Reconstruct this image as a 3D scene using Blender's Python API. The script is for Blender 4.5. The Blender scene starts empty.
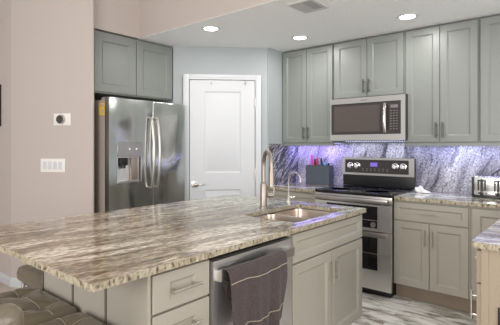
import bpy, bmesh, math, random
from mathutils import Vector, Matrix
from mathutils.geometry import tessellate_polygon
random.seed(7)
PI = math.pi
scene = bpy.context.scene
C = scene.collection

# ------------------------------------------------------------------ camera
cd = bpy.data.cameras.new('camera'); cam = bpy.data.objects.new('camera', cd); C.objects.link(cam)
scene.camera = cam
cd.sensor_fit = 'HORIZONTAL'; cd.sensor_width = 36.0; cd.lens = 412.0/500.0*36.0
cd.shift_y = -17.0/500.0
YAW = math.radians(39.9)                       # view direction measured from +X towards +Y
cam.location = (0, 0, 1.35)
cam.rotation_euler = (PI/2, 0, YAW - PI/2)
cd.clip_start = 0.05

# ------------------------------------------------------------------ world, light, exposure
w = bpy.data.worlds.new('world'); scene.world = w; w.use_nodes = True
bg = w.node_tree.nodes['Background']
bg.inputs[0].default_value = (0.93, 0.96, 1.0, 1); bg.inputs[1].default_value = 0.86
vs = scene.view_settings
vs.view_transform = 'Standard'; vs.look = 'None'; vs.gamma = 1.0; vs.use_curve_mapping = False
vs.exposure = 0.10

def area(name, loc, rot, sx, sy, power, col):
    l = bpy.data.lights.new(name, 'AREA'); l.shape = 'RECTANGLE'; l.size = sx; l.size_y = sy
    l.energy = power; l.color = col
    o = bpy.data.objects.new(name, l); C.objects.link(o); o.location = loc; o.rotation_euler = rot
    return o
# added soft fill lamps behind the camera
area('fill_light_left', (-2.6, .5, 1.7), (0, -PI/2-.22, 0), 1.8, 2.6, 120, (1.0, 0.95, 0.9))
area('fill_light_right', (1.2, -2.4, 1.6), (PI/2+.22, 0, 0), 2.6, 1.9, 58, (1.0, 0.96, 0.92))

FZ = 0.03          # floor level
CZ = 2.42          # kitchen ceiling
HZ = 3.10          # high ceiling

# ------------------------------------------------------------------ materials
def mat(name, col, rough=0.5, metal=0.0, **kw):
    m = bpy.data.materials.new(name); m.use_nodes = True
    nt = m.node_tree; b = nt.nodes['Principled BSDF']
    b.inputs['Base Color'].default_value = (*col, 1); b.inputs['Roughness'].default_value = rough
    b.inputs['Metallic'].default_value = metal
    for k, v in kw.items():
        if k in ('det', 'bump', 'var', 'emit', 'estr'): continue
        b.inputs[k].default_value = v
    tc = nt.nodes.new('ShaderNodeTexCoord')
    if 'bump' in kw:
        sc, st = kw['bump']
        mp = nt.nodes.new('ShaderNodeMapping'); nt.links.new(tc.outputs['Object'], mp.inputs[0])
        mp.inputs['Scale'].default_value = sc if isinstance(sc, tuple) else (sc, sc, sc)
        n = nt.nodes.new('ShaderNodeTexNoise'); n.inputs['Scale'].default_value = 1; n.inputs['Detail'].default_value = kw.get('det', 3)
        nt.links.new(mp.outputs[0], n.inputs['Vector'])
        bp = nt.nodes.new('ShaderNodeBump'); bp.inputs['Strength'].default_value = st; bp.inputs['Distance'].default_value = 0.01
        nt.links.new(n.outputs[0], bp.inputs['Height']); nt.links.new(bp.outputs[0], b.inputs['Normal'])
    if 'var' in kw:
        sc, amt = kw['var']
        n = nt.nodes.new('ShaderNodeTexNoise'); n.inputs['Scale'].default_value = 1; n.inputs['Detail'].default_value = 4
        mp = nt.nodes.new('ShaderNodeMapping'); nt.links.new(tc.outputs['Object'], mp.inputs[0])
        mp.inputs['Scale'].default_value = sc if isinstance(sc, tuple) else (sc, sc, sc)
        nt.links.new(mp.outputs[0], n.inputs['Vector'])
        r = nt.nodes.new('ShaderNodeValToRGB')
        r.color_ramp.elements[0].position = .3; r.color_ramp.elements[1].position = .7
        r.color_ramp.elements[0].color = (*[c*(1-amt) for c in col], 1)
        r.color_ramp.elements[1].color = (*[min(1, c*(1+amt)) for c in col], 1)
        nt.links.new(n.outputs[0], r.inputs[0]); nt.links.new(r.outputs[0], b.inputs['Base Color'])
    if 'emit' in kw:
        b.inputs['Emission Color'].default_value = (*kw['emit'], 1); b.inputs['Emission Strength'].default_value = kw['estr']
    return m

M = {}
M['wall'] = mat('beige_wall', (0.50, 0.442, 0.412), .85, bump=(90, .12))
M['bluewall'] = mat('pale_blue_grey_wall', (0.385, 0.415, 0.43), .85, bump=(90, .12))
M['ceil'] = mat('ceiling_white', (0.91, 0.925, 0.93), .9, bump=(45, .45))
M['white'] = mat('white_trim', (0.60, 0.615, 0.64), .4)
M['plate'] = mat('switch_white', (0.80, 0.77, 0.75), .4)
M['cab'] = mat('cabinet_paint', (0.218, 0.234, 0.219), .38, var=(3, .03))
M['cablow'] = mat('cabinet_paint_lit', (0.385, 0.358, 0.308), .38, var=(3, .03))  # same cabinet paint, lighter and warmer to carry the light on lower units
M['tan'] = mat('tan_laminate', (0.34, 0.28, 0.205), .5, var=((4, 4, .8), .08))
M['toe'] = mat('toe_kick_tan', (0.26, 0.20, 0.15), .5)
M['inside'] = mat('dark_gap', (0.03, 0.03, 0.028), .8)
M['nickel'] = mat('brushed_nickel', (0.60, 0.565, 0.53), .28, 1.0)
M['faucet'] = mat('warm_brushed_nickel', (0.40, 0.345, 0.305), .42, 1.0)
M['steel'] = mat('stainless', (0.72, 0.71, 0.69), .32, 1.0, bump=((3.0, 3.0, 2.0), 2.5), det=0)
M['fsteel'] = mat('fridge_stainless', (0.56, 0.58, 0.57), .18, 1.0, bump=((3.0, 3.0, 2.2), 5.0), det=0)
M['bsteel'] = mat('bright_stainless', (0.50, 0.475, 0.45), .30, 1.0)
M['dsteel'] = mat('dishwasher_steel', (0.86, 0.86, 0.86), .38, 1.0, bump=((2, 2, 1), .4))
M['fside'] = mat('fridge_side', (0.33, 0.28, 0.25), .5)  # beige reflection of the wall put into the side colour
M['dnickel'] = mat('dark_nickel', (0.11, 0.105, 0.10), .34, 1.0)
M['chrome'] = mat('chrome', (0.78, 0.76, 0.74), .12, 1.0)
M['black'] = mat('black_plastic', (0.012, 0.012, 0.013), .35)
M['glass'] = mat('black_glass', (0.010, 0.009, 0.010), .06)
M['mglass'] = mat('microwave_window', (0.075, 0.058, 0.05), .10)
M['panel'] = mat('control_panel', (0.035, 0.027, 0.025), .2)
M['grey'] = mat('grey_plastic', (0.085, 0.10, 0.13), .5)
M['key'] = mat('key_print', (0.17, 0.16, 0.16), .5)
M['sinkst'] = mat('sink_steel', (0.52, 0.44, 0.38), .30, 1.0, bump=(5, .15))
M['leather'] = mat('taupe_leather', (0.15, 0.126, 0.09), .2, bump=(60, .22))
M['batten'] = mat('batten_seam_brown', (0.13, 0.105, 0.085), .6)  # dark grey-brown colour of the thin seam strips
M['vent'] = mat('vent_grey', (.58, .58, .57), .5)
M['seam'] = mat('cream_thread', (0.42, 0.37, 0.29), .7)
M['yellow'] = mat('yellow_sticker', (0.75, 0.50, 0.05), .6)
M['pink'] = mat('pink_handle', (0.85, 0.03, 0.42), .4)
M['red'] = mat('red_handle', (0.55, 0.03, 0.05), .4)
M['teal'] = mat('teal_handle', (0.10, 0.45, 0.50), .4)
M['cloth'] = mat('white_paper', (0.80, 0.79, 0.80), .8, bump=(40, .3))
M['lamp'] = mat('lamp_diffuser', (1, 1, 1), .5, emit=(1, 0.98, .95), estr=9)
M['led'] = mat('led_bead', (1, 1, 1), .5, emit=(.45, .5, 1.0), estr=6)
M['disp'] = mat('clock_display', (0.02, 0.02, 0.05), .3, emit=(.30, .18, .9), estr=.7)
M['glow'] = mat('small_lamp', (.8, .8, .8), .5, emit=(1, 1, 1), estr=.3)
M['dark'] = mat('dark_picture', (0.05, 0.04, 0.035), .3)

def nodes(m):
    return m.node_tree, m.node_tree.nodes, m.node_tree.links

def granite(name, rot, stops, scale=(1.0, 7.0, 7.0), edge=True, tint=None, rough=.12, seed=0.0, fine=60, warp=.13, band=(.60, .53, .46, 1)):
    m = bpy.data.materials.new(name); m.use_nodes = True
    nt, N, L = nodes(m); b = N['Principled BSDF']
    tc = N.new('ShaderNodeTexCoord')
    mp = N.new('ShaderNodeMapping'); L.new(tc.outputs['Object'], mp.inputs[0])
    mp.inputs['Rotation'].default_value = rot; mp.inputs['Location'].default_value = (seed, seed*.7, seed*.3)
    # warp
    wn = N.new('ShaderNodeTexNoise'); wn.inputs['Scale'].default_value = 1.6; wn.inputs['Detail'].default_value = 3
    L.new(mp.outputs[0], wn.inputs['Vector'])
    wm = N.new('ShaderNodeVectorMath'); wm.operation = 'MULTIPLY_ADD'
    L.new(wn.outputs['Color'], wm.inputs[0]); wm.inputs[1].default_value = (warp, warp, warp); L.new(mp.outputs[0], wm.inputs[2])
    mp2 = N.new('ShaderNodeMapping'); mp2.inputs['Scale'].default_value = scale; L.new(wm.outputs[0], mp2.inputs[0])
    n1 = N.new('ShaderNodeTexNoise'); n1.inputs['Scale'].default_value = 1.5; n1.inputs['Detail'].default_value = 9; n1.inputs['Roughness'].default_value = .68
    n1.inputs['Distortion'].default_value = .5
    L.new(mp2.outputs[0], n1.inputs['Vector'])
    r = N.new('ShaderNodeValToRGB'); cr = r.color_ramp
    while len(cr.elements) > 1: cr.elements.remove(cr.elements[0])
    cr.elements[0].position = stops[0][0]; cr.elements[0].color = (*stops[0][1], 1)
    for p, c in stops[1:]:
        e = cr.elements.new(p); e.color = (*c, 1)
    L.new(n1.outputs[0], r.inputs[0])
    # fine grain
    n2 = N.new('ShaderNodeTexNoise'); n2.inputs['Scale'].default_value = fine; n2.inputs['Detail'].default_value = 4; n2.inputs['Roughness'].default_value = .7
    mp3 = N.new('ShaderNodeMapping'); mp3.inputs['Scale'].default_value = (.45, 1, 1); L.new(mp.outputs[0], mp3.inputs[0]); L.new(mp3.outputs[0], n2.inputs['Vector'])
    r2 = N.new('ShaderNodeValToRGB'); r2.color_ramp.elements[0].position = .36; r2.color_ramp.elements[1].position = .62
    r2.color_ramp.elements[0].color = (.36, .34, .32, 1); r2.color_ramp.elements[1].color = (1.18, 1.18, 1.18, 1)
    L.new(n2.outputs[0], r2.inputs[0])
    mx = N.new('ShaderNodeMix'); mx.data_type = 'RGBA'; mx.blend_type = 'MULTIPLY'; mx.inputs[0].default_value = .95
    L.new(r.outputs[0], mx.inputs[6]); L.new(r2.outputs[0], mx.inputs[7])
    out = mx.outputs[2]
    # broad darker bands
    mp5 = N.new('ShaderNodeMapping'); mp5.inputs['Scale'].default_value = (scale[0]*.45, scale[1]*.36, scale[2]*.36); L.new(wm.outputs[0], mp5.inputs[0])
    n5 = N.new('ShaderNodeTexNoise'); n5.inputs['Scale'].default_value = 1.4; n5.inputs['Detail'].default_value = 3; L.new(mp5.outputs[0], n5.inputs['Vector'])
    r5 = N.new('ShaderNodeValToRGB'); r5.color_ramp.elements[0].position = .38; r5.color_ramp.elements[1].position = .60
    r5.color_ramp.elements[0].color = band; r5.color_ramp.elements[1].color = (1.12, 1.12, 1.12, 1)
    L.new(n5.outputs[0], r5.inputs[0])
    m5 = N.new('ShaderNodeMix'); m5.data_type = 'RGBA'; m5.blend_type = 'MULTIPLY'; m5.inputs[0].default_value = 1
    L.new(out, m5.inputs[6]); L.new(r5.outputs[0], m5.inputs[7]); out = m5.outputs[2]
    if tint:      # stone colour drift along X; on the island partly a reflection put into colour
        x0, x1, c0, c1 = tint
        sx = N.new('ShaderNodeSeparateXYZ'); L.new(wm.outputs[0], sx.inputs[0])
        mr = N.new('ShaderNodeMapRange'); mr.inputs[1].default_value = x0; mr.inputs[2].default_value = x1
        L.new(sx.outputs[0], mr.inputs[0])
        tr = N.new('ShaderNodeValToRGB'); tr.color_ramp.elements[0].color = (*c0, 1); tr.color_ramp.elements[1].color = (*c1, 1)
        L.new(mr.outputs[0], tr.inputs[0])
        m2 = N.new('ShaderNodeMix'); m2.data_type = 'RGBA'; m2.blend_type = 'MULTIPLY'; m2.inputs[0].default_value = 1
        L.new(out, m2.inputs[6]); L.new(tr.outputs[0], m2.inputs[7]); out = m2.outputs[2]
    if edge:      # the rough chiselled rim shows raw brown and cream crystals
        g = N.new('ShaderNodeNewGeometry'); sz = N.new('ShaderNodeSeparateXYZ'); L.new(g.outputs['True Normal'], sz.inputs[0])
        lt = N.new('ShaderNodeMath'); lt.operation = 'LESS_THAN'; L.new(sz.outputs[2], lt.inputs[0]); lt.inputs[1].default_value = .8
        n3 = N.new('ShaderNodeTexNoise'); n3.inputs['Scale'].default_value = 1; n3.inputs['Detail'].default_value = 3
        mp4 = N.new('ShaderNodeMapping'); mp4.inputs['Scale'].default_value = (80, 80, 45); L.new(tc.outputs['Object'], mp4.inputs[0]); L.new(mp4.outputs[0], n3.inputs['Vector'])
        r3 = N.new('ShaderNodeValToRGB'); c3 = r3.color_ramp
        c3.elements[0].position = .33; c3.elements[0].color = (.09, .065, .04, 1)
        c3.elements[1].position = .68; c3.elements[1].color = (.47, .425, .345, 1)
        e = c3.elements.new(.48); e.color = (.36, .31, .22, 1)
        L.new(n3.outputs[0], r3.inputs[0])
        m3 = N.new('ShaderNodeMix'); m3.data_type = 'RGBA'
        L.new(lt.outputs[0], m3.inputs[0]); L.new(out, m3.inputs[6]); L.new(r3.outputs[0], m3.inputs[7]); out = m3.outputs[2]
        bp = N.new('ShaderNodeBump'); bp.inputs['Distance'].default_value = .006
        L.new(lt.outputs[0], bp.inputs['Strength']); L.new(n3.outputs[0], bp.inputs['Height']); L.new(bp.outputs[0], b.inputs['Normal'])
        mr2 = N.new('ShaderNodeMapRange'); mr2.inputs[3].default_value = rough; mr2.inputs[4].default_value = .5
        L.new(lt.outputs[0], mr2.inputs[0]); L.new(mr2.outputs[0], b.inputs['Roughness'])
    else:
        b.inputs['Roughness'].default_value = rough
    b.inputs['Specular IOR Level'].default_value = .38
    L.new(out, b.inputs['Base Color'])
    return m

stops = [(.28, (.07, .05, .035)), (.37, (.21, .165, .12)), (.42, (.48, .43, .35)), (.46, (.25, .21, .16)), (.50, (.60, .565, .50)), (.55, (.80, .775, .72)),
         (.59, (.52, .49, .43)), (.625, (.17, .15, .12)), (.66, (.64, .62, .56)), (.74, (.20, .18, .15))]
M['island'] = granite('granite_island', (0, 0, math.radians(7)), stops, scale=(1.5, 10, 10), tint=(1.2, 2.3, (1.06, .99, .90), (.84, .93, .88)), rough=.14)
M['counter'] = granite('granite_counter', (0, 0, math.radians(80)), stops, scale=(1.1, 7, 7), rough=.12, seed=3.1, tint=(-9, 9, (1.15, 1.24, 1.25), (1.15, 1.24, 1.25)))
bstops = [(.28, (.08, .08, .09)), (.36, (.24, .235, .25)), (.43, (.46, .455, .465)), (.50, (.80, .79, .79)), (.55, (.55, .54, .55)), (.60, (.78, .77, .78)), (.67, (.22, .215, .23)), (.74, (.6, .6, .6))]
M['splash'] = granite('granite_backsplash', (math.radians(69), 0, 0), bstops, scale=(3, 1.8, 10.0), edge=False, rough=.2, seed=1.7, band=(.50, .49, .53, 1))
M['splash2'] = granite('granite_backsplash_dark', (0, math.radians(38), 0), [(.30, (.03, .032, .035)), (.43, (.10, .11, .115)), (.49, (.50, .52, .52)), (.53, (.07, .075, .08)), (.60, (.16, .17, .17)), (.64, (.5, .52, .52)), (.7, (.08, .08, .09))],
                       scale=(1.2, 4, 7.0), edge=False, rough=.2, seed=.4)

def floor_material():
    m = bpy.data.materials.new('vinyl_plank'); m.use_nodes = True
    nt, N, L = nodes(m); b = N['Principled BSDF']
    tc = N.new('ShaderNodeTexCoord'); mp = N.new('ShaderNodeMapping'); L.new(tc.outputs['Object'], mp.inputs[0])
    mp.inputs['Rotation'].default_value = (0, 0, PI/2)
    br = N.new('ShaderNodeTexBrick'); L.new(mp.outputs[0], br.inputs['Vector'])
    br.inputs['Scale'].default_value = 1; br.inputs['Brick Width'].default_value = 1.2; br.inputs['Row Height'].default_value = .15
    br.inputs['Mortar Size'].default_value = .0015; br.offset = .37
    br.inputs['Color1'].default_value = (.15, .15, .15, 1); br.inputs['Color2'].default_value = (.85, .85, .85, 1); br.inputs['Mortar'].default_value = (0, 0, 0, 1)
    bw = N.new('ShaderNodeRGBToBW'); L.new(br.outputs['Color'], bw.inputs[0])
    # shift the grain in each plank
    cb = N.new('ShaderNodeCombineXYZ'); ml = N.new('ShaderNodeMath'); ml.operation = 'MULTIPLY'; ml.inputs[1].default_value = 7
    L.new(bw.outputs[0], ml.inputs[0]); L.new(ml.outputs[0], cb.inputs[0]); L.new(ml.outputs[0], cb.inputs[2])
    ad = N.new('ShaderNodeVectorMath'); L.new(mp.outputs[0], ad.inputs[0]); L.new(cb.outputs[0], ad.inputs[1])
    mp2 = N.new('ShaderNodeMapping'); mp2.inputs['Scale'].default_value = (2.6, 10, 1); L.new(ad.outputs[0], mp2.inputs[0])
    n = N.new('ShaderNodeTexNoise'); n.inputs['Scale'].default_value = 1.4; n.inputs['Detail'].default_value = 7; n.inputs['Roughness'].default_value = .65; n.inputs['Distortion'].default_value = .6
    L.new(mp2.outputs[0], n.inputs['Vector'])
    r = N.new('ShaderNodeValToRGB'); c = r.color_ramp
    c.elements[0].position = .3; c.elements[0].color = (.15, .125, .10, 1); c.elements[1].position = .66; c.elements[1].color = (.90, .91, .90, 1)
    for p, k in ((.40, (.24, .205, .165)), (.46, (.52, .51, .48)), (.55, (.80, .80, .78))):
        e = c.elements.new(p); e.color = (*k, 1)
    L.new(n.outputs[0], r.inputs[0])
    mx = N.new('ShaderNodeMix'); mx.data_type = 'RGBA'; mx.blend_type = 'MULTIPLY'; mx.inputs[0].default_value = 1
    r2 = N.new('ShaderNodeValToRGB'); r2.color_ramp.elements[0].color = (.35, .33, .3, 1); r2.color_ramp.elements[1].color = (1.15, 1.15, 1.15, 1); r2.color_ramp.elements[0].position = .0
    e = r2.color_ramp.elements.new(.12); e.color = (.78, .77, .74, 1)
    L.new(bw.outputs[0], r2.inputs[0]); L.new(r.outputs[0], mx.inputs[6]); L.new(r2.outputs[0], mx.inputs[7])
    # floor colour turns mostly tan on the low-X side
    sx = N.new('ShaderNodeSeparateXYZ'); L.new(tc.outputs['Object'], sx.inputs[0])
    lt = N.new('ShaderNodeMath'); lt.operation = 'LESS_THAN'; L.new(sx.outputs[0], lt.inputs[0]); lt.inputs[1].default_value = 1.9
    m4 = N.new('ShaderNodeMix'); m4.data_type = 'RGBA'; m4.inputs[7].default_value = (.50, .41, .32, 1)
    mf = N.new('ShaderNodeMath'); mf.operation = 'MULTIPLY'; mf.inputs[1].default_value = .85; L.new(lt.outputs[0], mf.inputs[0])
    L.new(mf.outputs[0], m4.inputs[0]); L.new(mx.outputs[2], m4.inputs[6])
    L.new(m4.outputs[2], b.inputs['Base Color']); b.inputs['Roughness'].default_value = .35
    return m
M['floor'] = floor_material()

def towel_material():
    m = mat('brown_terry', (0.115, 0.082, 0.080), .95)
    nt, N, L = nodes(m); b = N['Principled BSDF']
    b.inputs['Sheen Weight'].default_value = .15
    tc = [n for n in N if n.type == 'TEX_COORD'][0]
    n = N.new('ShaderNodeTexNoise'); n.inputs['Scale'].default_value = 190; n.inputs['Detail'].default_value = 3; L.new(tc.outputs['Object'], n.inputs['Vector'])
    r = N.new('ShaderNodeValToRGB'); r.color_ramp.elements[0].position = .35; r.color_ramp.elements[1].position = .7
    r.color_ramp.elements[0].color = (.035, .025, .026, 1); r.color_ramp.elements[1].color = (.085, .062, .062, 1)
    L.new(n.outputs[0], r.inputs[0]); L.new(r.outputs[0], b.inputs['Base Color'])
    bp = N.new('ShaderNodeBump'); bp.inputs['Strength'].default_value = .8; bp.inputs['Distance'].default_value = .004
    L.new(n.outputs[0], bp.inputs['Height']); L.new(bp.outputs[0], b.inputs['Normal'])
    return m
M['towel'] = towel_material()

# ------------------------------------------------------------------ mesh helpers
class MB:
    def __init__(s): s.bm = bmesh.new(); s.mi = 0
    def m(s, i): s.mi = i; return s
    def face(s, vs):
        try:
            f = s.bm.faces.new(vs); f.material_index = s.mi; return f
        except ValueError: return None
    def box(s, x0, x1, y0, y1, z0, z1, bev=0, seg=2):
        b = bmesh.new(); bmesh.ops.create_cube(b, size=1)
        for v in b.verts:
            v.co = Vector(((x0+x1)/2 + v.co.x*(x1-x0), (y0+y1)/2 + v.co.y*(y1-y0), (z0+z1)/2 + v.co.z*(z1-z0)))
        if bev: bmesh.ops.bevel(b, geom=b.edges[:], offset=bev, segments=seg, affect='EDGES', profile=.6)
        s.merge(b); return s
    def merge(s, b, mx=None):
        mp = {}
        for v in b.verts: mp[v] = s.bm.verts.new(mx @ v.co if mx else v.co)
        for f in b.faces: s.face([mp[v] for v in f.verts])
        b.free()
    def cyl(s, p0, p1, r, seg=16, r1=None, cap=True):
        return s.tube([p0, p1], [r, r if r1 is None else r1], seg, cap)
    def tube(s, path, r, seg=10, cap=True, flat=None):
        P = [Vector(p) for p in path]; rs = r if isinstance(r, (list, tuple)) else [r]*len(P)
        T = []
        for i in range(len(P)):
            a = P[max(0, i-1)]; c = P[min(len(P)-1, i+1)]; T.append((c-a).normalized())
        up = Vector((0, 0, 1)) if abs(T[0].z) < .9 else Vector((1, 0, 0))
        u = T[0].cross(up).normalized(); rings = []
        for i, p in enumerate(P):
            u = (u - T[i]*u.dot(T[i])).normalized(); v = T[i].cross(u)
            fl = flat or 1
            rings.append([s.bm.verts.new(p + rs[i]*(math.cos(2*PI*k/seg)*u + fl*math.sin(2*PI*k/seg)*v)) for k in range(seg)])
        for a, b in zip(rings, rings[1:]):
            for k in range(seg): s.face([a[k], a[(k+1) % seg], b[(k+1) % seg], b[k]])
        if cap: s.face(rings[0][::-1]); s.face(rings[-1])
        return s
    def lathe(s, c, prof, axis='z', seg=24):
        rings = []
        for r, h in prof:
            ring = []
            for k in range(seg):
                a = 2*PI*k/seg; x, y = r*math.cos(a), r*math.sin(a)
                q = {'z': (x, y, h), 'y': (x, h, y), 'x': (h, x, y)}[axis]
                ring.append(s.bm.verts.new(Vector(c)+Vector(q)))
            rings.append(ring)
        for a, b in zip(rings, rings[1:]):
            for k in range(seg): s.face([a[k], a[(k+1) % seg], b[(k+1) % seg], b[k]])
        s.face(rings[0][::-1]); s.face(rings[-1]); return s
    def loops(s, x0, x1, z0, z1, prof, back=True, ex=0):
        """nested rectangles facing -y: prof = [(inset, y), ...] from the back edge to the centre panel"""
        rings = []
        for i, (ins, y) in enumerate(prof):
            e = ins+(ex if i > 2 else 0)
            rings.append([s.bm.verts.new((x0+e, y, z0+ins)), s.bm.verts.new((x1-e, y, z0+ins)),
                          s.bm.verts.new((x1-e, y, z1-ins)), s.bm.verts.new((x0+e, y, z1-ins))])
        for a, b in zip(rings, rings[1:]):
            for k in range(4): s.face([a[k], a[(k+1) % 4], b[(k+1) % 4], b[k]])
        s.face(rings[-1])
        if back: s.face(rings[0][::-1])
        return s
    def plate(s, outer, holes, c0, c1, axis='z', jitter=0):
        """polygon with holes extruded between two levels along an axis"""
        def P(p, c): return (p[0], p[1], c) if axis == 'z' else (p[0], c, p[1])
        polys = [outer]+holes
        flat = [p for q in polys for p in q]
        tris = tessellate_polygon([[Vector((p[0], p[1], 0)) for p in q] for q in polys])
        A = [s.bm.verts.new(P(p, c0)) for p in flat]; B = [s.bm.verts.new(P(p, c1)) for p in flat]
        for t in tris:
            s.face([A[i] for i in t]); s.face([B[i] for i in t][::-1])
        o = 0
        for q in polys:
            n = len(q)
            for k in range(n):
                i, j = o+k, o+(k+1) % n
                s.face([A[i], A[j], B[j], B[i]])
            o += n
        return s
    def build(s, name, mats, parent=None, smooth=True, ang=38, mod=None):
        bm = s.bm
        bmesh.ops.remove_doubles(bm, verts=bm.verts, dist=1e-6)
        bmesh.ops.recalc_face_normals(bm, faces=bm.faces)
        if smooth:
            for f in bm.faces: f.smooth = True
            for e in bm.edges:
                if len(e.link_faces) == 2 and e.calc_face_angle(0) > math.radians(ang): e.smooth = False
        me = bpy.data.meshes.new(name); bm.to_mesh(me); bm.free()
        for k in (mats if isinstance(mats, (list, tuple)) else [mats]): me.materials.append(M[k])
        o = bpy.data.objects.new(name, me); C.objects.link(o)
        if parent: o.parent = parent
        return o

def tag(o, label, cat, group=None, kind=None):
    o['label'] = label; o['category'] = cat
    if group: o['group'] = group
    if kind: o['kind'] = kind
    return o
def thing(name, label, cat, loc=(0, 0, 0), rz=0, group=None):
    o = bpy.data.objects.new(name, None); C.objects.link(o); o.empty_display_size = .1
    o.location = loc; o.rotation_euler = (0, 0, rz)
    return tag(o, label, cat, group)
def struct(o): o['kind'] = 'structure'; return o
def copy_tree(o, parent=None):
    c = o.copy(); C.objects.link(c)
    if parent: c.parent = parent
    for ch in list(o.children):
        copy_tree(ch, c)
    return c
def bez(p0, p1, p2, p3, n=12):
    out = []
    for i in range(n+1):
        t = i/n; a = (1-t)**3; b = 3*t*(1-t)**2; c = 3*t*t*(1-t); d = t**3
        out.append(tuple(a*p0[k]+b*p1[k]+c*p2[k]+d*p3[k] for k in range(3)))
    return out
def rrect(x0, x1, y0, y1, r, n=6):
    pts = []
    for cx, cy, a0 in ((x1-r, y1-r, 0), (x0+r, y1-r, PI/2), (x0+r, y0+r, PI), (x1-r, y0+r, 1.5*PI)):
        for k in range(n+1):
            a = a0 + k/n*PI/2; pts.append((cx+r*math.cos(a), cy+r*math.sin(a)))
    return pts
RW = -PI/2        # rotation of things standing on the range wall (facing -X)

# ------------------------------------------------------------------ setting
b = MB(); b.box(-3.2, 4.4, -2.8, 6.6, FZ-.1, FZ); struct(b.build('floor', 'floor'))
WX = 4.17
b = MB(); b.box(WX, WX+.12, -2.8, 2.86, FZ, CZ+.1); struct(b.build('wall_right', 'bluewall'))
b = MB(); b.box(3.588, WX, 2.74, 2.86, FZ, CZ); struct(b.build('wall_corner', 'bluewall'))
b = MB(); b.plate([(2.878, 3.486), (3.588, 2.756), (3.588, 2.86), (2.97, 3.486)], [], FZ, CZ); struct(b.build('wall_pantry', 'bluewall'))
b = MB(); b.box(2.886, 2.97, 3.486, 4.12, FZ, CZ); struct(b.build('wall_alcove_right', 'bluewall'))
b = MB(); b.box(1.935, 2.97, 4.12, 4.22, FZ, CZ); struct(b.build('wall_alcove_back', 'wall'))
b = MB(); b.plate([(1.525, 6.5), (1.525, 4.20), (1.529, 4.185), (1.900, 3.435), (1.912, 3.422), (1.924, 3.422), (1.935, 3.435), (1.935, 6.5)], [], FZ, HZ)
struct(b.build('wall_left', 'wall', ang=60))
b = MB(); b.box(-3.2, 1.525, 6.5, 6.6, FZ, HZ); struct(b.build('wall_far', 'wall'))
b = MB(); b.box(1.935, 2.45, 3.492, 3.56, CZ, HZ); struct(b.build('wall_above_cabinet', 'wall'))
b = MB(); b.box(2.45, 2.55, -2.8, 3.56, CZ+.002, HZ); struct(b.build('wall_soffit', 'wall'))
b = MB(); b.box(2.4501, 4.29, -2.8, 3.561, CZ, CZ+.1); b.box(1.94, 4.29, 3.561, 4.22, CZ, CZ+.1); struct(b.build('ceiling', 'ceil'))
b = MB(); b.box(-3.2, 2.45, -2.8, 6.6, HZ, HZ+.1); struct(b.build('ceiling_living', 'ceil'))

def baseboard(name, p, q, h=.085, t=.014):
    p = Vector((*p, 0)); q = Vector((*q, 0)); d = (q-p); L_ = d.length
    b = MB()
    prof = [(0, 0), (-t, 0), (-t, h*.72), (-t*.55, h*.80), (-t*.5, h*.93), (0, h)]
    A = [b.bm.verts.new((0, y, z)) for y, z in prof]; B = [b.bm.verts.new((L_, y, z)) for y, z in prof]
    for k in range(len(prof)):
        j = (k+1) % len(prof); b.face([A[k], A[j], B[j], B[k]])
    b.face(A[::-1]); b.face(B)
    o = b.build(name, 'white', ang=20); o.location = (p.x, p.y, FZ); o.rotation_euler = (0, 0, math.atan2(d.y, d.x)); return struct(o)
baseboard('baseboard_left', (1.525, 6.5), (1.525, 4.19))
baseboard('baseboard_angle', (1.527, 4.19), (1.912, 3.42))

# pantry door: local x runs along the diagonal wall to the lower right
door = MB(); W_ = .704; t0 = .032
DH = 2.055
holes = [(.155, .550, 1.055, 1.935), (.155, .550, .22, .875)]
door.plate([(0, FZ+.01), (W_, FZ+.01), (W_, DH), (0, DH)], [[(a, c), (b_, c), (b_, d), (a, d)] for a, b_, c, d in holes], -.006, .0, axis='y')
for a, b_, c, d in holes:
    door.loops(a, b_, c, d, [(.0003, -.0055), (.014, .002), (.020, .002), (.042, -.005)], back=False)
D = door.build('door_1', 'white', ang=20)
for p in D.data.polygons: pass
D.location = (2.9885-.0015, 3.3555-.0115, 0); D.rotation_euler = (0, 0, -PI/4); struct(D)
cs = MB()
for x0, x1, z0, z1 in ((-.068, -.006, FZ, DH+.062), (W_+.006, W_+.068, FZ, DH+.062), (-.006, W_+.006, DH+.006, DH+.062)):
    cs.box(x0, x1, -.018, .004, z0, z1, .004, 2)
    if x1-x0 < .1: cs.box(x0+.012, x1-.022, -.022, -.015, z0, z1-.012, .002, 1)
    else: cs.box(x0, x1, -.022, -.015, z0+.022, z1-.012, .002, 1)
cs.build('door_casing', 'white', D)
h = MB(); h.box(.022, .088, -.016, -.004, .90, .966, .004); h.cyl((.055, -.015, .933), (.055, -.045, .933), .012)
h.tube([(.055, -.045, .933), (.085, -.048, .934), (.165, -.046, .930)], [.010, .009, .007], 10)
o = h.build('door_lever', 'nickel', D)
for z in (1.82, 1.05, .30):
    h = MB(); h.cyl((W_+.002, -.012, z-.045), (W_+.002, -.012, z+.045), .008, 10); h.box(W_-.012, W_+.004, -.008, -.003, z-.045, z+.045)
    h.build('hinge', 'nickel', D)
for x in (.235, .60):
    h = MB(); h.box(x-.008, x+.008, -.010, -.005, DH-.04, DH+.002); h.tube([(x, -.010, DH-.035), (x, -.03, DH-.045), (x, -.034, DH-.03)], .004, 8)
    h.build('door_hook', 'nickel', D)

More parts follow.
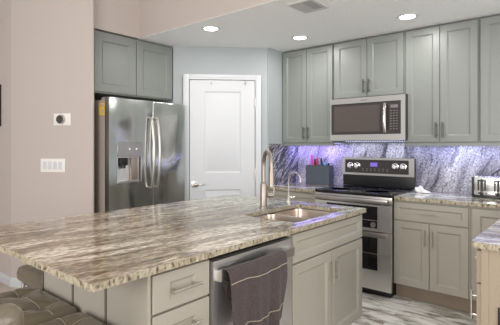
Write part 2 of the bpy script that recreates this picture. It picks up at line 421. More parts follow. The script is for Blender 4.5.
# ------------------------------------------------------------------ cabinets
def shaker(name, x0, x1, z0, z1, parent, m='cab', rail=.056, t=.019, y=0, ex=0):
    b = MB(); g = .0025
    b.loops(x0+g, x1-g, z0+g, z1-g, [(0, y), (0, y-t+.002), (.002, y-t), (rail-.002, y-t), (rail+.010, y-t+.010), (rail+.0105, y-t+.012)], ex=ex)
    return b.build(name, m, parent, ang=25)
def pull(parent, x, z, vert=True, L_=.135, y=-.019, r=.0055, m='nickel'):
    b = MB(); h = L_/2; s = L_*.33; yo = y-.030
    if vert:
        b.cyl((x, yo, z-h), (x, yo, z+h), r, 12)
        for k in (-s, s): b.cyl((x, y+.001, z+k), (x, yo, z+k), r*.8, 8)
    else:
        b.cyl((x-h, yo, z), (x+h, yo, z), r, 12)
        for k in (-s, s): b.cyl((x+k, y+.001, z), (x+k, yo, z), r*.8, 8)
    return b.build('handle', m, parent)
def carcass(parent, w_, d, z0, z1, m='cab', toe=None):
    b = MB(); b.box(0, w_, .0, d, z0, z1)
    o = b.build('carcass', m, parent)
    return o
def upper(name, label, y_left, y_right, z0, z1, split=True, hz='bottom', group='sage painted wall cabinets over the range wall', depth=.31, handles=True):
    w_ = y_left-y_right
    t = thing(name, label, 'cabinet', (WX-depth, y_left, 0), RW, group)
    carcass(t, w_, depth-.001, z0, z1)
    g = .008
    if split:
        for k, (a, b_) in enumerate(((g, w_/2), (w_/2, w_-g))):
            d = shaker('door', a, b_, z0+.004, z1-.006, t)
            if handles: pull(d, (b_-.028) if k == 0 else (a+.028), z0+.11, m='dnickel', r=.0068)
    else:
        d = shaker('door', g, w_-g, z0+.004, z1-.006, t)
        pull(d, w_-.03, z0+.11)
    return t
UZ = 1.375
upper('wall_cabinet', 'grey-green two-door wall cabinet beside the pantry corner, left of the microwave', 2.735, 2.085, UZ, CZ-.012)
upper('wall_cabinet', 'short grey-green two-door wall cabinet directly above the microwave', 2.083, 1.350, 1.825, CZ-.012)
upper('wall_cabinet', 'tall grey-green two-door wall cabinet just right of the microwave', 1.348, .735, UZ, CZ-.012)
upper('wall_cabinet', 'grey-green wall cabinet cut by the right edge, above the toaster', .733, -.12, UZ, CZ-.012)
for a, b_, lab in ((2.735, 2.085, 'thin grey-green moulding strip under the wall cabinet left of the microwave'), (1.348, -.12, 'thin grey-green moulding strip under the wall cabinets right of the microwave')):
    q = MB(); q.box(WX-.322, WX-.302, b_, a, UZ-.028, UZ-.0005); tag(q.build('light_rail', 'cab'), lab, 'moulding')


# cabinet over the fridge
t = thing('fridge_cabinet', 'grey-green two-door cabinet above the refrigerator', 'cabinet', (1.94, 3.509, 0), 0)
b = MB(); b.box(0, .935, 0, .60, 1.835, CZ-.012); b.build('carcass', 'cab', t)
b = MB(); b.box(0, .018, .0, .60, FZ, 1.835); b.build('side_panel', 'cab', t)
shaker('door', .028, .475, 1.845, CZ-.022, t, rail=.074); shaker('door', .477, .93, 1.845, CZ-.022, t, rail=.074)

# base cabinets on the range wall
CT = .914; CU = .884
def base(name, label, y_left, y_right, parts, m='cablow', front=3.549):
    w_ = y_left-y_right; dep = WX-front-.001
    t = thing(name, label, 'cabinet', (front, y_left, 0), RW, 'greige painted base cabinets along the range wall')
    b = MB(); b.box(0, w_, 0, dep, .155, CU-.001); b.build('carcass', m, t)
    b = MB(); b.box(0, w_, .06, .078, FZ, .155); b.build('toe_kick', 'toe', t)
    for kind, a, b_, z0, z1 in parts:
        if kind == 'drawer':
            d = shaker('drawer', a, b_, z0, z1, t, m, rail=.045); pull(d, (a+b_)/2, (z0+z1)/2, False, .15)
        else:
            d = shaker('door', a, b_, z0, z1, t, m)
            if kind == 'doorL': pull(d, b_-.03, z1-.12)
            elif kind == 'doorR': pull(d, a+.03, z1-.12)
    return t
base('base_cabinet', 'greige base cabinet tucked in the pantry corner left of the range', 2.735, 2.085, [('drawer', .01, .64, .712, .872), ('doorL', .01, .325, .16, .708), ('doorR', .325, .64, .16, .708)])
base('base_cabinet', 'greige base cabinet with one drawer over two doors, right of the range', 1.340, .738, [('drawer', .008, .594, .712, .868), ('doorL', .008, .301, .16, .708), ('doorR', .301, .594, .16, .708)])
base('base_cabinet', 'greige corner base cabinet with one tall door, partly behind the blue-lit counter', .736, .41, [('doorN', .01, .316, .16, .868)])

# peninsula base (faces +Y, only its end and the edge of its front show)
t = thing('peninsula_cabinet', 'tan-ended base cabinet under the counter at the right edge', 'cabinet', (3.5, .397, 0), PI)
b = MB(); b.box(0, 1.378, 0, .60, .155, CU-.001); b.build('carcass', 'cablow', t)
b = MB(); b.box(0, 1.35, .07, .09, FZ, .155); b.build('toe_kick', 'toe', t)
b = MB()     # end panel with a raised frame
b.box(1.378, 1.388, .002, .60, FZ, CU-.001); b.box(1.388, 1.394, .002, .032, FZ, CU-.001, .001, 1); b.box(1.388, 1.394, .50, .60, FZ, CU-.001, .001, 1)
b.build('end_panel', 'tan', t)
d = shaker('drawer', .93, 1.385, .722, .872, t, 'tan', rail=.045); pull(d, 1.16, .80, False)
d = shaker('door', .93, 1.385, .16, .718, t, 'tan'); pull(d, 1.335, .60)
b = MB(); b.box(1.389, 1.397, .068, .142, .515, .632, .003); b.m(1)
for z in (.548, .598): b.box(1.396, 1.399, .088, .122, z-.014, z+.014, .003)
o = b.build('outlet', ['black', 'panel'], t)

# ------------------------------------------------------------------ granite tops
def rough_poly(pts, step=.02, amp=.0022):
    out = []
    n = len(pts)
    for i in range(n):
        a = Vector(pts[i]); b_ = Vector(pts[(i+1) % n]); L_ = (b_-a).length; k = max(1, int(L_/step))
        d = (b_-a)/L_; nn = Vector((-d.y, d.x))
        for j in range(k):
            p = a + d*(L_*j/k) + (nn*random.uniform(-amp, amp) if j else Vector((0, 0)))
            out.append((p.x, p.y))
    return out
SX0, SX1, SY0, SY1 = 1.945, 2.575, 1.295, 1.70
hole = rrect(SX0, SX1, SY0, SY1, .055)
outer = [(.69, 1.21), (2.735, 1.21), (2.735, 2.45), (2.705, 2.475), (.69, 2.475)]
b = MB(); b.plate(rough_poly([(.680, 1.21), (2.70, 1.21), (2.715, 1.225), (2.74, 2.44), (2.71, 2.475), (.690, 2.475), (.680, 2.465), (.672, 1.218)]), [hole], .8885, CT)
isl = b.build('island_worktop', 'island', smooth=False)
bev = isl.modifiers.new('ease', 'BEVEL'); bev.width = .003; bev.segments = 1; bev.limit_method = 'ANGLE'; bev.angle_limit = math.radians(60)
tag(isl, 'long streaked brown and cream granite worktop on the island, with the sink cut in', 'countertop')
b = MB(); b.plate(rough_poly([(3.508, 2.078), (WX-.021, 2.078), (WX-.021, 2.718), (3.508, 2.718)]), [], CU+.001, CT)
tag(b.build('granite_worktop', 'counter', smooth=False), 'short granite worktop between the pantry corner and the range, under the knife block', 'countertop')
b = MB(); b.plate(rough_poly([(3.508, 1.320), (3.508, .432), (2.10, .432), (2.088, .42), (2.088, -.28), (WX-.021, -.28), (WX-.021, 1.320)]), [], CU+.001, CT)
tag(b.build('granite_worktop', 'counter', smooth=False), 'L-shaped granite worktop right of the range, carrying the toaster and turning along the right edge', 'countertop')
b = MB(); b.box(WX-.02, WX-.0005, -.28, 2.719, .93 if False else CT-.03, UZ-.002)
tag(b.build('stone_backsplash', 'splash'), 'full-height streaked grey granite backsplash lit violet behind the range', 'backsplash')
b = MB(); b.box(3.60, WX-.0205, 2.7195, 2.7395, CT+.0005, UZ-.006)
tag(b.build('stone_backsplash', 'splash2'), 'narrow dark-veined granite backsplash piece on the short wall beside the pantry', 'backsplash')

# ------------------------------------------------------------------ island cabinets
IY = 1.259
t = thing('island_drawer_cabinet', 'greige island drawer stack at the overhanging end, left of the dishwasher', 'cabinet', (.923, IY, 0))
b = MB(); b.box(0, .302, 0, .60, .155, CU-.001); b.build('carcass', 'cablow', t)
b = MB(); b.box(0, .302, .06, .078, FZ, .155); b.build('toe_kick', 'toe', t)
for z0, z1 in ((.725, .872), (.445, .720), (.16, .440)):
    d = shaker('drawer', .004, .298, z0, z1, t, 'cablow', rail=.040 if z1 > .8 else .055, ex=.040 if z1 > .8 else .02)
    pull(d, .151, (z0+z1)/2 if z1 > .8 else z1-.075, False, .15, r=.006)
t = thing('sink_cabinet', 'greige island sink base with a false drawer front over two doors', 'cabinet', (1.832, IY, 0))
b = MB(); b.box(0, .878, 0, .02, .155, CU-.001); b.box(0, .018, .02, .60, .155, CU-.001); b.box(.860, .878, .02, .60, .155, CU-.001); b.box(.018, .860, .02, .60, .155, .173)
b.build('carcass', 'cablow', t)
b = MB(); b.box(0, .85, .06, .078, FZ, .155); b.build('toe_kick', 'toe', t)
shaker('drawer_front', .006, .872, .712, .872, t, 'cablow', rail=.042)
d = shaker('door', .006, .439, .16, .706, t, 'cablow'); pull(d, .439-.03, .706-.12)
d = shaker('door', .441, .872, .16, .706, t, 'cablow'); pull(d, .441+.03, .706-.12)
b = MB(); b.box(.923, 2.71, 1.87, 2.10, FZ, CU-.001)
b.m(0)
o = tag(b.build('island_back_panel', 'cablow'), 'greige panelled back of the island, under the seating overhang', 'panel')
t = thing('island_end_panel', 'greige batten panelled end of the island behind the leather stools', 'panel', (.905, 1.245, 0))
b = MB(); b.box(.004, .0175, 0, .857, FZ, CU-.001); b.build('panel_board', 'cablow', t)
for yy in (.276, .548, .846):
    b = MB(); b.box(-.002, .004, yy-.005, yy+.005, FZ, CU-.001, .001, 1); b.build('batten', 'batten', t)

# ------------------------------------------------------------------ dishwasher
t = thing('dishwasher', 'stainless dishwasher in the island with a towel on its handle', 'dishwasher', (1.229, 1.262, 0))
b = MB(); b.box(.003, .597, 0, .58, .10, .862); b.box(0.02, .58, .0, .5, FZ, .10); b.build('tub', 'black', t)
b = MB()
arch = [(.055, .742), (.54, .742), (.555, .765)] + [(.305+.25*math.cos(a), .775+.075*math.sin(a)) for a in [PI*k/14 for k in range(0, 15)]] 
arch = [(.055, .742), (.555, .742)] + [(.305+.25*math.cos(PI*k/14), .785+.062*math.sin(PI*k/14)) for k in range(15)]
b.plate([(.006, .15), (.594, .15), (.594, .858), (.006, .858)], [arch], -.028, -.001, axis='y')
b.build('door', 'dsteel', t, ang=20)
b = MB(); N_ = 10
b.box(.04, .57, -.006, -.0012, .735, .852)
b.build('handle_pocket', 'dsteel', t)
b = MB()
P = [(.026+.548*k/16, -.050-.010*math.sin(PI*k/16), .797) for k in range(17)]
sec = [(-.008, -.022), (.006, -.026), (.012, -.018), (.012, .018), (.006, .026), (-.008, .022)]
rings = [[b.bm.verts.new((x, y+sy, z+sz)) for sy, sz in sec] for x, y, z in P]
for a, c in zip(rings, rings[1:]):
    for k in range(6): b.face([a[k], a[(k+1) % 6], c[(k+1) % 6], c[k]])
b.face(rings[0]); b.face(rings[-1][::-1])
for x in (.030, .570): b.box(x-.008, x+.012, -.044, -.0275, .773, .817, .003)
b.build('handle', 'steel', t)
b = MB(); b.box(.075, .165, -.0292, -.0278, .833, .838); b.build('badge', 'key', t)

# towel over the dishwasher handle
def towel():
    x0, x1 = 1.268, 1.688
    bm = bmesh.new(); nx = 44
    path = [(1.235, .60)] + [(1.232, .66), (1.225, .72), (1.213, .775)]
    bar = [(1.216, .806), (1.209, .821), (1.196, .827), (1.180, .825), (1.168, .816), (1.163, .80)]
    front = [(1.159-.0004*k, .80-.0160*k) for k in range(1, 20)]
    path = path+bar+front; n = len(path)
    grid = []
    for j, (y, z) in enumerate(path):
        row = []
        for i in range(nx+1):
            s = i/nx; f = max(0, (.80-z)/.31) if j > 9 else (.25 if j < 4 else 0)
            bow = .012*math.sin(PI*s)
            fold = (.010*math.sin(s*17+.6)+.006*math.sin(s*33+2))*(.15+f)
            xx = x0+(x1-x0)*s+(.040*(1-s) if j < 4 else 0)
            if j > 9:   # right edge drifts inward near the hem, left edge hangs straight
                xx -= (s**3)*.050*max(0, f-.35)/.65*1.2
                zz = z + .040*max(0, s-.80)/.2*max(0, f-.55)/.45 + .004*math.sin(s*9)
            else: zz = z
            row.append(bm.verts.new((xx, y+.010-bow*.85-fold*(1 if j > 9 else -.25)-.006*f, zz)))
        grid.append(row)
    for a, c in zip(grid, grid[1:]):
        for k in range(nx): bm.faces.new([a[k], a[k+1], c[k+1], c[k]])
    for f in bm.faces: f.smooth = True
    me = bpy.data.meshes.new('hand_towel'); bm.verts.ensure_lookup_table()
    rows = {}
    for nm, j in (('a', 9+2), ('b', 9+14)):
        rows[nm] = [v.co.copy() for v in grid[j]]
    bm.to_mesh(me); bm.free(); me.materials.append(M['towel'])
    o = bpy.data.objects.new('hand_towel', me); C.objects.link(o)
    sm = o.modifiers.new('thick', 'SOLIDIFY'); sm.thickness = .006; sm.offset = 0
    ss = o.modifiers.new('sub', 'SUBSURF'); ss.levels = 1; ss.render_levels = 1
    tag(o, 'dark brown terry towel with two cream stitched lines hanging on the dishwasher handle', 'towel')
    for r in rows.values():
        s_ = MB()
        for k in range(len(r)-1):
            a, c = r[k], r[k+1]; e = (c-a)*.36; mid = (a+c)/2 + Vector((0, -.0042, 0))
            s_.tube([mid-e, mid+e], .0020, 6)
        s_.build('stitching', 'seam', o)
towel()

# ------------------------------------------------------------------ sink and taps
t = thing('double_sink', 'stainless double-bowl sink set under the island worktop', 'sink', (0, 0, 0))
def basin(x0, x1, y0, y1, depth, r):
    b = MB(); prev = None
    for off, z, rr in ((-.012, CU, r), (0, CU, r), (.004, CU-.02, r), (.010, CU-depth+.03, r), (.020, CU-depth+.008, r), (.045, CU-depth, r*.8)):
        ring = [b.bm.verts.new((x, y, z)) for x, y in rrect(x0+off, x1-off, y0+off, y1-off, rr, 5)]
        if prev:
            for k in range(len(ring)): j = (k+1) % len(ring); b.face([prev[k], prev[j], ring[j], ring[k]])
        prev = ring
    b.face(prev)
    o = b.build('basin', 'sinkst', t)
    sm = o.modifiers.new('thick', 'SOLIDIFY'); sm.thickness = .002; sm.offset = -1
    b = MB(); c = ((x0+x1)/2, (y0+y1)/2, CU-depth); b.lathe(c, [(.044, .001), (.043, .004), (.034, .003), (.026, .0015)]); b.build('drain', 'chrome', t)
basin(SX0+.002, 2.245, SY0+.002, SY1-.002, .20, .05)
basin(2.268, SX1-.002, SY0+.002, SY1-.002, .20, .05)

t = thing('kitchen_faucet', 'tall brushed pull-down faucet behind the island sink', 'faucet', (2.284, 1.785, CT), 0)
dx, dy = -.122, -.161; dl = math.hypot(dx, dy)
b = MB(); b.lathe((0, 0, 0), [(.030, 0), (.030, .006), (.0245, .010), (.0235, .165), (.020, .172), (.0145, .178)]); b.build('body', 'faucet', t)
b = MB()
arc = [(0, 0, .17), (0, 0, .24), (0, 0, .29)]
R_ = dl/2
for k in range(1, 15):
    a = PI*k/14; q = (1-math.cos(a))/2
    arc.append((dx*q, dy*q, .29+.107*math.sin(a)))
arc.append((dx, dy, .262))
b.tube(arc, .0135, 14); b.build('gooseneck', 'faucet', t)
b = MB(); b.cyl((dx, dy, .266), (dx, dy, .235), .016, 16, .018); b.cyl((dx, dy, .235), (dx, dy, .165), .018, 16, .0205); b.build('spray_head', 'faucet', t)
b = MB(); b.cyl((.02, -.02, .085), (.052, -.046, .085), .015, 14); b.tube([(.052, -.046, .085), (.058, -.05, .12), (.05, -.044, .185)], [.009, .007, .005], 10); b.build('lever', 'faucet', t)
t = thing('filter_tap', 'small thin curved drinking-water tap right of the tall faucet', 'tap', (2.63, 1.81, CT), 0)
b = MB(); b.lathe((0, 0, 0), [(.020, 0), (.020, .006), (.011, .012), (.011, .045), (.007, .05)]); b.build('base', 'nickel', t)
b = MB(); ex, ey = -.05, -.14
arc = [(0, 0, .045), (0, 0, .12), (0, 0, .18)]+[(ex*(1-math.cos(a))/2, ey*(1-math.cos(a))/2, .18+.052*math.sin(a)) for a in [PI*k/12 for k in range(1, 12)]]+[(ex, ey, .165)]
b.tube(arc, .0055, 10); b.build('spout', 'nickel', t)
b = MB(); b.tube([(0, 0, .03), (.03, -.02, .034), (.045, -.03, .04)], [.006, .005, .004], 8); b.build('lever', 'nickel', t)

# ------------------------------------------------------------------ refrigerator
t = thing('refrigerator', 'stainless side-by-side refrigerator with an ice dispenser', 'refrigerator', (2.0, 3.30, 0))
b = MB(); b.box(.002, .882, .075, .78, FZ+.01, 1.765, .004); b.build('cabinet_body', 'fside', t)
seam = .468
b = MB()
dz0, dz1, dx0, dx1 = 1.008, 1.378, .083, .345
b.plate([(.0, .10), (seam-.003, .10), (seam-.003, 1.78), (.0, 1.78)], [[(dx0, dz0), (dx1, dz0), (dx1, dz1), (dx0, dz1)]], 0, .068, axis='y')
b.build('door', 'fsteel', t, ang=20)
b = MB(); b.box(seam+.003, .884, 0, .068, .10, 1.78, .008, 3); b.build('door', 'fsteel', t)
b = MB(); b.m(0)
b.loops(dx0, dx1, dz0, 1.245, [(0, .006), (0, .0), (.006, .0), (.010, .060)], back=False)
b.m(1); b.box(dx0+.001, dx1-.001, -.002, .05, 1.247, dz1-.001, .002, 1)
b.m(2); b.box(dx0+.16, dx1-.02, .02, .055, 1.02, 1.24, .004); b.m(3); b.box(dx0+.03, dx0+.12, .01, .055, 1.165, 1.24, .012); b.cyl((dx0+.075, .03, 1.17), (dx0+.075, .03, 1.14), .025, 14)
b.m(1); b.box(dx0+.004, dx1-.004, -.004, .05, dz0+.002, dz0+.018, .003)
o = b.build('dispenser', ['dsteel', 'bsteel', 'faucet', 'black'], t)
for x in (.125, .20):
    s_ = MB(); s_.lathe((dx0+x, -.003, 1.318), [(.009, 0), (.009, -.002), (.006, -.003)], 'y', 12); s_.build('indicator_light', 'glow', o)
for x in (seam-.032, seam+.036):
    b = MB()
    pts = [(x, .002, 1.615)] + [(x, -.030-.040*math.sin(PI*k/14)**.8, 1.615-.67*k/14) for k in range(15)] + [(x, .002, .945)]
    b.tube(pts, [.012]+[.013]*15+[.012], 12); b.build('handle', 'bsteel', t)
b = MB(); b.box(-.001, .003, .075, .170, 1.625, 1.735); b.m(1); b.box(-.0015, -.0005, .085, .16, 1.70, 1.725); b.box(-.0015, -.0005, .085, .13, 1.64, 1.68); b.build('energy_label', ['yellow', 'seam'], t)
for xh in (.02, .79):
    b = MB(); b.box(xh, xh+.07, .08, .16, 1.765, 1.79, .004); b.build('hinge_cover', 'fside', t)

# ------------------------------------------------------------------ microwave (local x to the right seen from front, y into the wall)
t = thing('microwave', 'stainless over-the-range microwave under the short wall cabinet', 'microwave', (3.765, 2.077, 0), RW)
W2 = .76
b = MB(); b.box(.0, W2, .022, .383, 1.402, 1.822); b.build('case', 'black', t)
b = MB(); b.plate([(0, 1.400), (W2, 1.400), (W2, 1.818), (0, 1.818)], [[(.014, 1.458), (.722, 1.458), (.722, 1.765), (.014, 1.765)]], 0, .022, axis='y')
b.build('front_frame', 'bsteel', t, ang=20)
b = MB(); b.box(.0145, .565, .004, .02, 1.4585, 1.7645, .002, 1); b.m(1); b.box(.045, .52, .003, .0045, 1.486, 1.738)
b.build('door_window', ['panel', 'mglass'], t)
b = MB(); b.box(.567, .7215, .003, .02, 1.4585, 1.7645, .002, 1); d = b.build('control_panel', 'panel', t)
b = MB(); b.box(.625, .695, .0015, .0035, 1.700, 1.728); b.build('display', 'key', d)
b = MB()
for r in range(8):
    for c in range(3): b.box(.622+c*.027, .638+c*.027, .0018, .0034, 1.670-r*.024, 1.677-r*.024)
b.build('keypad', 'key', d)
b = MB(); b.tube([(.585, .0, 1.735)]+[(.585, -.030-.018*math.sin(PI*k/10), 1.735-.255*k/10) for k in range(11)]+[(.585, 0, 1.48)], .015, 12); b.build('handle', 'chrome', t)
b = MB(); b.box(.33, .40, -.001, .0005, 1.785, 1.793); b.build('badge', 'key', t)
b = MB()
for k in range(30): b.box(.03+k*.0235, .046+k*.0235, .03, .10, 1.396, 1.4018)
b.build('vent_grille', 'bsteel', t)

# ------------------------------------------------------------------ range
t = thing('double_oven_range', 'stainless electric range with two ovens and a black glass cooktop', 'stove', (3.463, 2.072, 0), RW)
W3 = .75; DP = WX-.022-3.463
b = MB(); b.box(0, W3-.024, .02, DP-.004, .07, .905); b.box(.03, W3-.03, .05, DP-.05, FZ, .07); b.build('body', 'black', t)
b = MB(); b.box(0, W3, -.008, DP-.12, .906, .932, .004); 
d = b.build('cooktop', 'glass', t)
b = MB()
for x, y, r in ((.19, .15, .105), (.56, .15, .115), (.19, .42, .08), (.56, .42, .09), (.375, .30, .06)):
    b.lathe((x, y, .9325), [(r, 0), (r, .0006), (r-.004, .0006), (r-.004, 0)], seg=36)
b.build('burner_ring', 'grey', d)
# upper strip and upper oven
b = MB(); b.box(0, W3, -.004, .02, .838, .902, .003); b.build('front_strip', 'bsteel', t)
def oven_door(z0, z1, gz0, gz1, hz):
    b = MB(); b.plate([(0.004, z0), (W3-.004, z0), (W3-.004, z1), (0.004, z1)], [[(.125, gz0), (W3-.125, gz0), (W3-.125, gz1), (.125, gz1)]], -.006, .02, axis='y')
    d = b.build('oven_door', 'steel', t, ang=20)
    b = MB(); b.box(.126, W3-.126, -.002, .018, gz0+.001, gz1-.001, .002, 1); b.build('oven_window', 'glass', d)
    b = MB(); b.box(.03, W3-.02, -.062, -.040, hz-.020, hz+.018, .006); b.box(.05, .075, -.042, -.005, hz-.012, hz+.012); b.box(W3-.075, W3-.05, -.042, -.005, hz-.012, hz+.012)
    b.build('handle', 'bsteel', d)
    return d
d1 = oven_door(.600, .832, .625, .815, .868)
b = MB(); b.box(.127, W3-.127, -.0035, -.002, .690, .697); b.build('window_trim', 'bsteel', d1)
b = MB(); b.lathe((.585, -.0035, .655), [(.024, 0), (.024, -.003), (.018, -.004), (.017, -.003), (.006, -.003)], 'y', 24); b.build('round_dial', 'bsteel', d1)
d2 = oven_door(.09, .594, .258, .545, .578)
b = MB(); b.box(.127, W3-.127, -.0028, -.0018, .40, .404); b.build('rack_line', 'nickel', d2)
b = MB(); b.box(.01, W3-.01, -.001, .02, .070, .089); b.build('kick_strip', 'black', t)
# back guard
gy = 4.035-3.463
b = MB(); b.box(0, W3, gy, gy+.05, .932, 1.224, .006); b.build('backguard', 'black', t)
b = MB(); b.plate([(0, 1.045), (W3, 1.045), (W3, 1.224), (0, 1.224)], [[(.03, 1.066), (W3-.05, 1.066), (W3-.05, 1.204), (.03, 1.204)]], gy-.010, gy+.004, axis='y'); b.build('backguard_frame', 'bsteel', t, ang=20)
b = MB(); b.box(.031, W3-.051, gy-.006, gy+.003, 1.067, 1.203); d = b.build('control_panel', 'panel', t)
b = MB(); b.box(.31, .385, gy-.0075, gy-.0055, 1.135, 1.175); b.build('clock_display', 'disp', d)
for r in range(2):
    for c in range(7):
        b = MB(); b.box(.22+c*.043, .238+c*.043, gy-.0072, gy-.0062, 1.09+r*.018, 1.096+r*.018); b.build('key', 'key', d)
for x in (.087, .166, .566, .644):
    b = MB(); b.lathe((x, gy-.006, 1.142), [(.033, 0), (.033, -.004), (.026, -.006), (.024, -.024), (.021, -.027)], 'y', 24); b.box(x-.004, x+.004, gy-.036, gy-.030, 1.122, 1.164, .001, 1)
    b.build('knob', 'chrome', d)

# ------------------------------------------------------------------ small things on the counters
t = thing('knife_block', 'dark grey rectangular knife box standing on the worktop by the range', 'knife block', (3.98, 2.505, CT+.001), RW)
b = MB(); b.plate([(0, 0), (.292, 0), (.292, .10), (0, .10)], [[(.008, .008), (.284, .008), (.284, .092), (.008, .092)]], 0, .214); b.box(.0085, .2835, .0085, .0915, 0, .199); b.build('box', 'grey', t)
def knife(name, label, x, y, hgt, m, lean=0, w=.013, cat='knife'):
    b = MB(); q = thing(name, label, cat, (0, 0, 0)); q.matrix_world = Matrix.Translation((3.98+y, 2.505-x, CT+.200)) @ Matrix.Rotation(RW, 4, 'Z') @ Matrix.Rotation(lean, 4, 'Y')
    b.box(-.008, .008, -.001, .001, .0005, .018); b.build('blade', 'bsteel', q)
    b = MB(); b.tube([(0, 0, .012), (.001, 0, .012+hgt*.3), (-.001, 0, .012+hgt*.75), (0, 0, .012+hgt)], [w*1.1, w*1.35, w*1.3, w*.9], 10, flat=.6); b.build('handle', m, q)
    return q
knife('kitchen_knife', 'pink-handled knife rising highest from the knife box', .06, .035, .125, 'pink', -.05)
knife('kitchen_knife', 'red-handled knife in the middle of the knife box', .125, .03, .085, 'red', .1)
knife('kitchen_knife', 'low red-handled knife at the front of the knife box', .085, .07, .042, 'red', -.3)
knife('kitchen_knife', 'low teal-handled knife right of the red knives', .155, .07, .042, 'teal', .2)
knife('kitchen_knife', 'short pale teal-handled knife at the right part of the knife box', .215, .06, .040, 'teal', -.2)
knife('kitchen_knife', 'black-handled knife leaning left of the red one', .100, .05, .075, 'black', -.15, .011)
knife('kitchen_knife', 'tall black-handled knife right of the teal ones', .19, .03, .085, 'black', -.1, .014)
knife('kitchen_knife', 'short black-handled knife at the right end of the knife box', .25, .05, .035, 'black', .35, .011)

# toaster
t = thing('toaster', 'chrome and black four-slice toaster on the worktop at the right edge', 'toaster', (3.86, .795, CT+.001), RW)
b = MB(); b.box(0, .285, .004, .20, .0, .022, .006); b.box(0, .016, .0, .205, .01, .172, .008, 3); b.box(.269, .285, .0, .205, .01, .172, .008, 3); b.build('end_caps', 'black', t)
b = MB(); b.box(.012, .273, .002, .198, .018, .180, .016, 4); b.build('shell', 'chrome', t)
for x in (.045, .165):
    b = MB(); b.box(x, x+.012, -.001, .003, .06, .15); b.box(x+.050, x+.062, -.001, .003, .06, .15); b.box(x+.022, x+.040, -.002, .003, .055, .155, .001, 1); b.build('lever_track', 'black', t)
    b = MB(); b.box(x+.008, x+.054, -.018, -.003, .138, .15, .003); b.build('lever', 'black', t)
    b = MB(); b.lathe((x+.031, .001, .038), [(.016, 0), (.016, -.012), (.013, -.014)], 'y', 18); b.build('dial', 'black', t)
    for k in (-.022, .084-.0): 
        b = MB(); b.lathe((x+.031+(k if k < 0 else .034), .001, .040), [(.006, 0), (.006, -.003)], 'y', 12); b.build('button', 'black', t)
    for yy in (.03, .12):
        b = MB(); b.box(x+.0, x+.062, yy, yy+.025, .178, .1815); b.build('slot', 'black', t)
cord = MB(); cord.tube(bez((4.072, .71, CT+.10), (4.072, .70, CT+.19), (4.09, .66, CT+.20), (4.12, .56, CT+.275), 14), .005, 8)
tag(cord.build('power_cord', 'black'), 'black power cord rising behind the toaster to the right edge', 'cord')

# white crumpled napkin
b = MB(); q = bmesh.new(); bmesh.ops.create_icosphere(q, subdivisions=4, radius=1)
for v in q.verts:
    c = v.co; x, y, z = c
    k = 1+.10*math.sin(7*x+3*z)+.07*math.sin(11*y+5*x)
    hx = .055*x*k; tail = max(0, x)
    v.co = Vector((hx+.02*tail, .030*y*k, max(-.0, max(0, .034*(z+.75)*k*(1-.72*tail))*(1 if x < .1 else .8))))
b.merge(q); o = b.build('napkin', 'cloth'); o.location = (3.90, 1.215, CT+.001); o.rotation_euler = (0, 0, RW+.1)
tag(o, 'small crumpled white napkin on the worktop just right of the range', 'napkin')

# LED strips under the wall cabinets
def led(name, label, y0, y1, x, z, n, power, col):
    t = thing(name, label, 'light strip', (x, y0, z), RW, 'blue LED strips under the wall units')
    b = MB(); b.box(0, y0-y1, -.005, .005, 0, .002); b.build('tape', 'plate', t)
    b = MB(); b.box(-.004, .004, -.004, .004, -.0022, -.0002); first = b.build('bead', 'led', t)
    for k in range(n):
        o = first if k == 0 else first.copy()
        if k: C.objects.link(o); o.parent = t
        o.location = ((k+.5)*(y0-y1)/n, 0, 0)
    l = bpy.data.lights.new('strip_light', 'AREA'); l.shape = 'RECTANGLE'; l.size = y0-y1; l.size_y = .02; l.energy = power; l.color = col
    lo = bpy.data.objects.new('strip_light', l); C.objects.link(lo); lo.location = (x, (y0+y1)/2, z-.006); lo.rotation_euler = (0, math.radians(-12), PI/2)
    lo.rotation_euler = (0, 0, RW)
led('led_strip', 'violet LED strip under the wall cabinet above the knife box', 2.70, 2.10, 4.05, UZ-.003, 24, 2.6, (.33, .26, 1.0))
led('led_strip', 'blue LED strip along the underside of the microwave', 2.06, 1.36, 4.06, 1.393, 28, .7, (.5, .55, 1.0))
led('led_strip', 'blue LED strip under the wall cabinets above the toaster', 1.33, -.10, 4.05, UZ-.003, 48, 3.6, (.42, .47, 1.0))

# ------------------------------------------------------------------ ceiling lamps and vent
def can(x, y, label, rest=None):
    t = thing('recessed_light', label, 'ceiling light', (x, y, CZ), 0, 'round recessed ceiling lights')
    b = MB(); b.lathe((0, 0, 0), [(.062, -.002), (.066, -.006), (.083, -.004), (.086, 0)]); b.build('trim_ring', 'white', t)
    b = MB(); b.lathe((0, 0, 0), [(.063, 0), (.063, -.004), (.02, -.005)]); b.build('diffuser', 'lamp', t)
    l = bpy.data.lights.new('can_light', 'AREA'); l.shape = 'DISK'; l.size = .12; l.energy = 5; l.color = (1, .97, .93)
    lo = bpy.data.objects.new('can_light', l); C.objects.link(lo); lo.location = (x, y, CZ-.012)
can(2.66, 2.69, 'round recessed ceiling light nearest the pantry door and fridge')
can(3.45, 2.24, 'round recessed ceiling light above the knife box corner')
can(3.46, 1.19, 'round recessed ceiling light in front of the cabinets right of the microwave')
can(3.40, -.2, 'round recessed ceiling light out beyond the right edge')
t = thing('air_vent', 'metal ceiling air vent with dark slots at the top edge of the picture', 'air vent', (2.575, 1.57, CZ), 0)
b = MB(); b.box(.0225, .2275, .0225, .1875, -.0025, -.001); b.build('backing', 'inside', t)
b = MB(); b.plate([(0, 0), (.25, 0), (.25, .21), (0, .21)], [[(.022, .022), (.228, .022), (.228, .188), (.022, .188)]], -.010, -.001); b.build('frame', 'vent', t, ang=20)
for k in range(9):
    b = MB(); y = .034+k*.0178; q_ = .0062 if k > 4 else .0034
    b.box(.0222, .2278, y-q_, y+q_, -.0085, -.0030, .001, 1); b.build('slat', 'vent', t)

